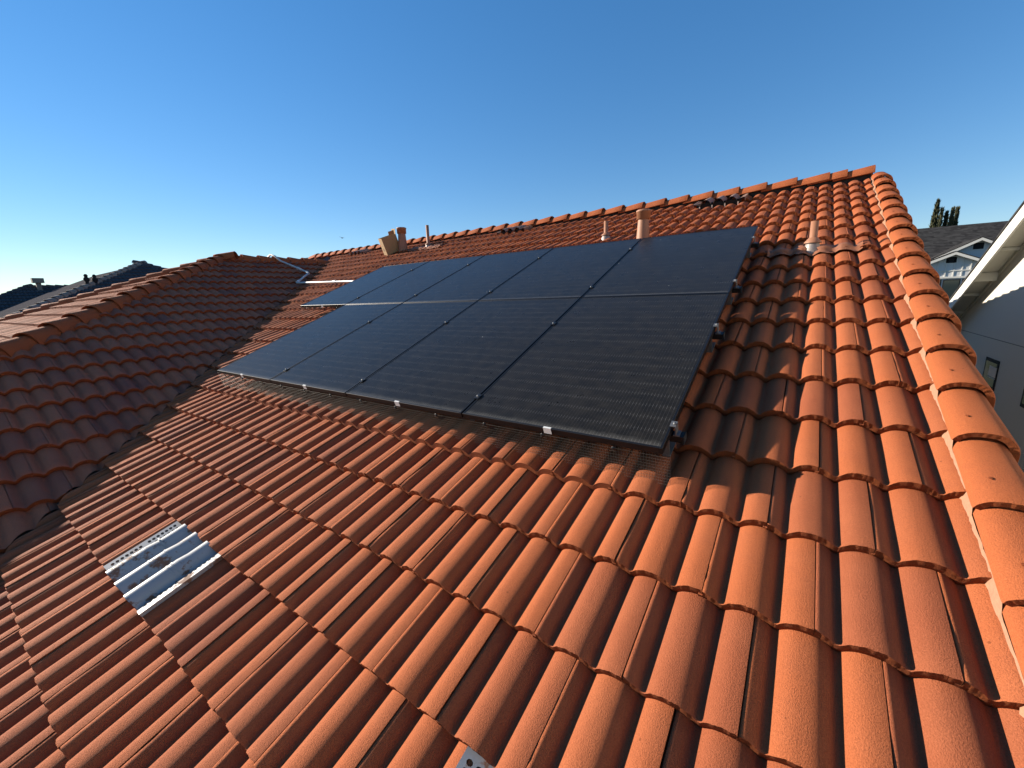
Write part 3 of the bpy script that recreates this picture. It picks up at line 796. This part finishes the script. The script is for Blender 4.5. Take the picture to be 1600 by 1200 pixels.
for q in range(12):
    Y = 6.4 + q * .80
    b = MB(); hgt = .05 if q != 5 else .16
    b.box((XF + .001, Y - .03, fz(Y) + .07 - hgt), (XW - .031, Y + .03, fz(Y) + .074)); b.build('lookout', M_SOFFIT, NH)
def window(y0, y1, z0, z1):
    w = MB(); w.box((XW - .012, y0 - .03, z0 - .03), (XW - .002, y1 + .03, z1 + .03)); fo = w.build('window', M_BLACK, NH)
    w = MB(); w.box((XW - .016, y0 + .03, z0 + .03), (XW - .0125, y1 - .03, z1 - .03)); w.build('pane', M_GLASS, fo)
    w = MB(); w.box((XW - .020, y0, z0 + (z1 - z0) * .36), (XW - .0165, y1 - .25, z0 + (z1 - z0) * .40)); w.build('sash_rail', M_SOFFIT, fo)
    w = MB(); w.box((XW - .0195, y0, z0 + (z1 - z0) * .42), (XW - .0165, y1 - .26, z0 + (z1 - z0) * .80)); w.build('blind', M_VENTL, fo)
window(9.52, 10.14, -1.34, -.84)
window(7.6, 8.28, -1.34, -.84)
b = MB(); b.box((XW - .03, 11.62, .14), (XW - .001, 11.64, .48)); b.build('wall_pipe', M_SOFFIT, NH)

# ------------------------------------------------------------------ far house with grey shingles
FHs = thing('shingled_house', (12, 46, GZ), 'far white house with charcoal shingle roof and two gables', 'house')
b = MB(); yr, zr = 50, 5.29
b.prism([(2, yr, zr), (2, 43.5, 1.9), (2, 43.5, 1.6), (2, yr, zr - .3)], (24, 0, 0)); b.build('main_roof', M_SHING, FHs)
b = MB(); b.box((2.5, 44, GZ), (25, 57, 1.6)); b.build('wall', M_SIDING, FHs)
def gable(px, pz, hw, sl, yf, depth, zb, ovh=.35):
    b = MB(); b.prism([(px - hw, yf, zb), (px + hw, yf, zb), (px + hw, yf, pz - hw * sl), (px, yf, pz), (px - hw, yf, pz - hw * sl)], (0, depth, 0)); wg = b.build('gable_wall', M_SIDING, FHs)
    for sx in (-1, 1):
        e = hw + ovh
        b = MB(); b.prism([(px, yf - .3, pz + .10), (px + sx * e, yf - .3, pz + .10 - e * sl), (px + sx * e, yf - .3, pz - .02 - e * sl), (px, yf - .3, pz - .02)], (0, depth, 0)); b.build('gable_roof', M_SHING, FHs)
        b = MB(); b.prism([(px, yf - .36, pz + .02), (px + sx * e, yf - .36, pz + .02 - e * sl), (px + sx * e, yf - .36, pz - .16 - e * sl), (px, yf - .36, pz - .16)], (0, .055, 0)); b.build('barge_board', M_WHITE, FHs)
    return wg
gB = gable(10.45, 3.62, 2.5, .55, 42.9, 5.5, .9)
gA = gable(9.08, 2.70, 1.9, .46, 42.0, 3.5, .95)
def louver(parent, x0, x1, z0, z1, y):
    b = MB(); b.box((x0 - .07, y - .03, z0 - .07), (x1 + .07, y, z1 + .07)); f = b.build('louver_frame', M_WHITE, FHs)
    b = MB(); b.box((x0, y - .04, z0), (x1, y - .031, z1)); b.build('louver_vent', M_BLACK, f)
louver(gA, 8.70, 9.24, 1.98, 2.40, 42.0); louver(gB, 10.13, 10.66, 2.88, 3.32, 42.9)
for q in range(9):
    x = 7.5 + q * .42
    b = MB(); b.box((x - .03, 41.96, .96), (x + .03, 41.999, 2.66 - abs(x - 9.08) * .46)); b.build('batten', M_WHITE, gA)
b = MB(); b.box((7.1, 41.94, .90), (11.0, 41.998, 1.02)); b.box((7.1, 41.95, 1.40), (11.0, 41.997, 1.47)); b.build('trim_board', M_WHITE, gA)
for q in range(7):
    b = MB(); b.box((8.3 + q * .45 - .03 - .8, 42.9 - .04, 1.0), (8.3 + q * .45 + .03 - .8, 42.899, 2.0)); b.build('batten', M_WHITE, gB)
b = MB(); b.box((7.25, 42.02, GZ), (11.0, 45, .95)); b.build('lower_wall', M_SIDING, FHs)
for q in range(3):
    x0 = 7.75 + q * .98
    b = MB(); b.box((x0, 41.99, -1.25), (x0 + .9, 42.015, .82)); f = b.build('window', M_BLACK, FHs)
    b = MB(); b.box((x0 + .06, 41.98, -1.15), (x0 + .84, 41.989, .74)); b.build('pane', M_GLASS, f)

# ------------------------------------------------------------------ cypresses
def cypress(label, x, y, zt, r, lean, seed):
    rs = random.Random(seed); t = thing('cypress_tree', (x, y, GZ), label, 'tree', 'cypresses behind the shingle roof')
    h = zt - GZ
    b = MB(); b.tube([(x, y, GZ), (x + lean * .5, y, GZ + h * .5), (x + lean, y, zt - .6)], [.28, .16, .03], 7); b.build('trunk', M_BARK, t)
    mb = MB()
    for i in range(2600):
        f = rs.random() ** .8
        z = GZ + h * (.06 + .94 * f); f2 = (z - GZ) / h
        rr_ = r * (1 - f2 ** 2.2) ** .8 * min(1, f2 * 5 + .2)
        a = rs.uniform(0, 2 * math.pi); lob = .82 + .22 * math.sin(a * 3 + z * .8 + seed) + .12 * math.sin(a * 7 - z * 2.1)
        q = rr_ * lob * (rs.random() ** .35)
        p = Vector((x + lean * f2 + math.cos(a) * q, y + math.sin(a) * q, z))
        up = Vector((math.cos(a) * .35 + rs.gauss(0, .15), math.sin(a) * .35 + rs.gauss(0, .15), 1)).normalized()
        sd = up.cross(Vector((rs.gauss(0, 1), rs.gauss(0, 1), .1))).normalized(); L = rs.uniform(.25, .6); wd = rs.uniform(.06, .14)
        mb.add([p - sd * wd, p + sd * wd, p + up * L], [(0, 1, 2)])
    mb.build('crown', M_LEAF, t)
cypress('tallest cypress, leaning right, at the left of the group', 13.75, 80, 11.3, .82, .35, 1)
cypress('slim cypress just right of the tallest one', 14.30, 79, 10.0, .45, .15, 2)
cypress('shortest cypress, left of the right hand clump', 15.05, 80.5, 9.7, .55, .2, 3)
cypress('middle cypress of the right hand clump', 15.5, 79.5, 10.0, .55, .1, 4)
cypress('rightmost cypress above the shingle roof', 15.98, 80, 10.05, .5, .15, 5)

# ------------------------------------------------------------------ dark tiled neighbour roofs on the left
def dark_slope(name, Mx, w0, w1, rows, parent, cuts):
    J = Joiner()
    for k in range(rows):
        vb = -.1 - .36 * (k + 1)
        m = int(w0 / TW)
        while m * TW < w1:
            J.add(FARG, Mx @ Matrix.Translation((m * TW + (.15 if k % 2 else 0), vb, 0)), random.random()); m += 1
    me = J.mesh(name, [M_NB, M_NB])
    for co, no in cuts: cut(me, co, no)
    return tag(link(name, me, parent), kind='stuff')
t2 = .47; a2 = math.atan(t2); c2, s2 = math.cos(a2), math.sin(a2)
NL = thing('dark_roofed_house', (-30, 5, GZ), 'neighbouring house with dark tiled hip roof and pale lit hip, at left', 'house')
AX, AY, AZ = -26.0, 5.0, 2.80
E2 = 7.0
b = MB(); b.prism([(AX, AY, AZ - .03), (AX + E2, AY - E2, AZ - .03 - E2 * t2), (AX + E2, AY + E2, AZ - .03 - E2 * t2)], (0, 0, -.1)); ds = b.build('hip_slope', M_DECK, NL)
dark_slope('dark_tiles', frame((AX, AY, AZ), (0, 1, 0), (-c2, 0, s2), (s2, 0, c2)), -7, 7, 20, ds, [((AX, AY, 0), (-1, -1, 0)), ((AX, AY, 0), (-1, 1, 0))])
b = MB(); b.prism([(AX, AY, AZ - .03), (AX - 9, AY, AZ - .03), (AX - 9, AY - E2, AZ - .03 - E2 * t2), (AX + E2, AY - E2, AZ - .03 - E2 * t2)], (0, 0, -.1)); b.build('front_slope', M_NB, NL)
b = MB(); b.prism([(AX, AY, AZ - .03), (AX - 9, AY, AZ - .03), (AX - 9, AY + E2, AZ - .03 - E2 * t2), (AX + E2, AY + E2, AZ - .03 - E2 * t2)], (0, 0, -.1)); b.build('rear_slope', M_NB, NL)
b = MB(); b.box((AX - 8.5, AY - E2 + .5, GZ), (AX + E2 - .5, AY + E2 - .5, AZ - E2 * t2 - .1)); b.build('wall', M_STUCCO2, NL)
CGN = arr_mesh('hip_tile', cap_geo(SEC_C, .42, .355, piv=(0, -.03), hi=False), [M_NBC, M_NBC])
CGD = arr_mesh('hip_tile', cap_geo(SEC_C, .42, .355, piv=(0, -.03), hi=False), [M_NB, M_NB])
for sy, ms in ((-1, CGN), (1, CGD)):  # same caps in two tones, the sunlit hip coloured paler
    dv = Vector((-1, -sy, t2)).normalized(); up = Vector((0, sy * s2, c2)) + Vector((s2, 0, c2)); up = (up - dv * up.dot(dv)).normalized(); xx = dv.cross(up)
    for q in range(24): link('hip_tile', ms, NL, frame(Vector((AX, AY, AZ)) - dv * (.1 + .355 * q), xx, dv, up))
for q, dy in enumerate((0, .28)):
    p = Vector((AX + 2.45 + dy * -.6, AY - 2.45 + dy, AZ - 2.45 * t2 + .15))
    b = MB(); b.lathe([(.05, -.1), (.06, .03), (.10, .10), (.09, .17), (.05, .22), (.07, .27), (.04, .33), (.001, .34)], 10, M=Matrix.Translation(p)); b.build('hip_knob', M_BLACK, NL)
NF = thing('dark_roofed_house', (-40, 4, GZ), 'second dark tiled roof with a square topped vent at the far left', 'house')
BX, BY, BZ = -36.0, 2.25, 2.12
b = MB(); b.prism([(BX, BY, BZ - .03), (BX, BY + 8, BZ - .03), (BX + 6, BY + 8, BZ - .03 - 6 * .5), (BX + 6, BY - 6, BZ - .03 - 3)], (0, 0, -.1)); df = b.build('slope', M_DECK, NF)
a3 = math.atan(.5); c3, s3 = math.cos(a3), math.sin(a3)
dark_slope('dark_tiles', frame((BX, BY, BZ), (0, 1, 0), (-c3, 0, s3), (s3, 0, c3)), -6, 8, 18, df, [((BX, BY, 0), (-1, -1, 0))])
b = MB(); b.prism([(BX, BY, BZ - .03), (BX + 6, BY - 6, BZ - 3.03), (BX - 6, BY - 6, BZ - 3.03)], (0, 0, -.1)); b.build('hip_slope', M_NB, NF)
b = MB(); b.box((BX - 5.5, BY - 5.5, GZ), (BX + 5.5, BY + 8, BZ - 3.1)); b.build('wall', M_STUCCO2, NF)
for q in range(22): link('ridge_tile', CGD, NF, frame((BX, BY + .05 + .36 * q, BZ), (1, 0, 0), (0, 1, 0), (0, 0, 1)))
dv = Vector((-1, 1, .5)).normalized(); up = (Vector((0, -s3, c3)) + Vector((s3, 0, c3))); up = (up - dv * up.dot(dv)).normalized(); xx = dv.cross(up)
for q in range(20): link('hip_tile', CGD, NF, frame(Vector((BX, BY, BZ)) - dv * (.1 + .355 * q), xx, dv, up))
vt = thing('roof_vent', (BX + .35, BY + .45, BZ), 'square topped grey vent standing on the far left roof', 'roof vent')
b = MB(); b.box((BX + .25, BY + .33, BZ - .25), (BX + .45, BY + .53, BZ + .22)); b.build('post', M_NBC, vt)
b = MB(); b.box((BX + .12, BY + .20, BZ + .22), (BX + .58, BY + .66, BZ + .48)); b.build('cap_box', M_NBC, vt)

# ------------------------------------------------------------------ a bird far off in the sky
bd = thing('bird', (-91.2, 60, 15.7), 'tiny dark bird flying above the shaded wing', 'bird')
b = MB(); b.tube([(-91.55, 60, 15.68), (-91.4, 60, 15.71), (-91.2, 60, 15.72), (-91.0, 60, 15.70), (-90.85, 60, 15.69)], [.02, .08, .11, .07, .03], 8); b.build('body', M_BLACK, bd)
for sx in (-1, 1):
    b = MB(); b.prism([(-91.3, 60, 15.75), (-91.05, 60, 15.75), (-91.2, 60 + sx * .7, 15.95), (-91.35, 60 + sx * .65, 15.95)], (0, 0, .015)); b.build('wing', M_BLACK, bd)
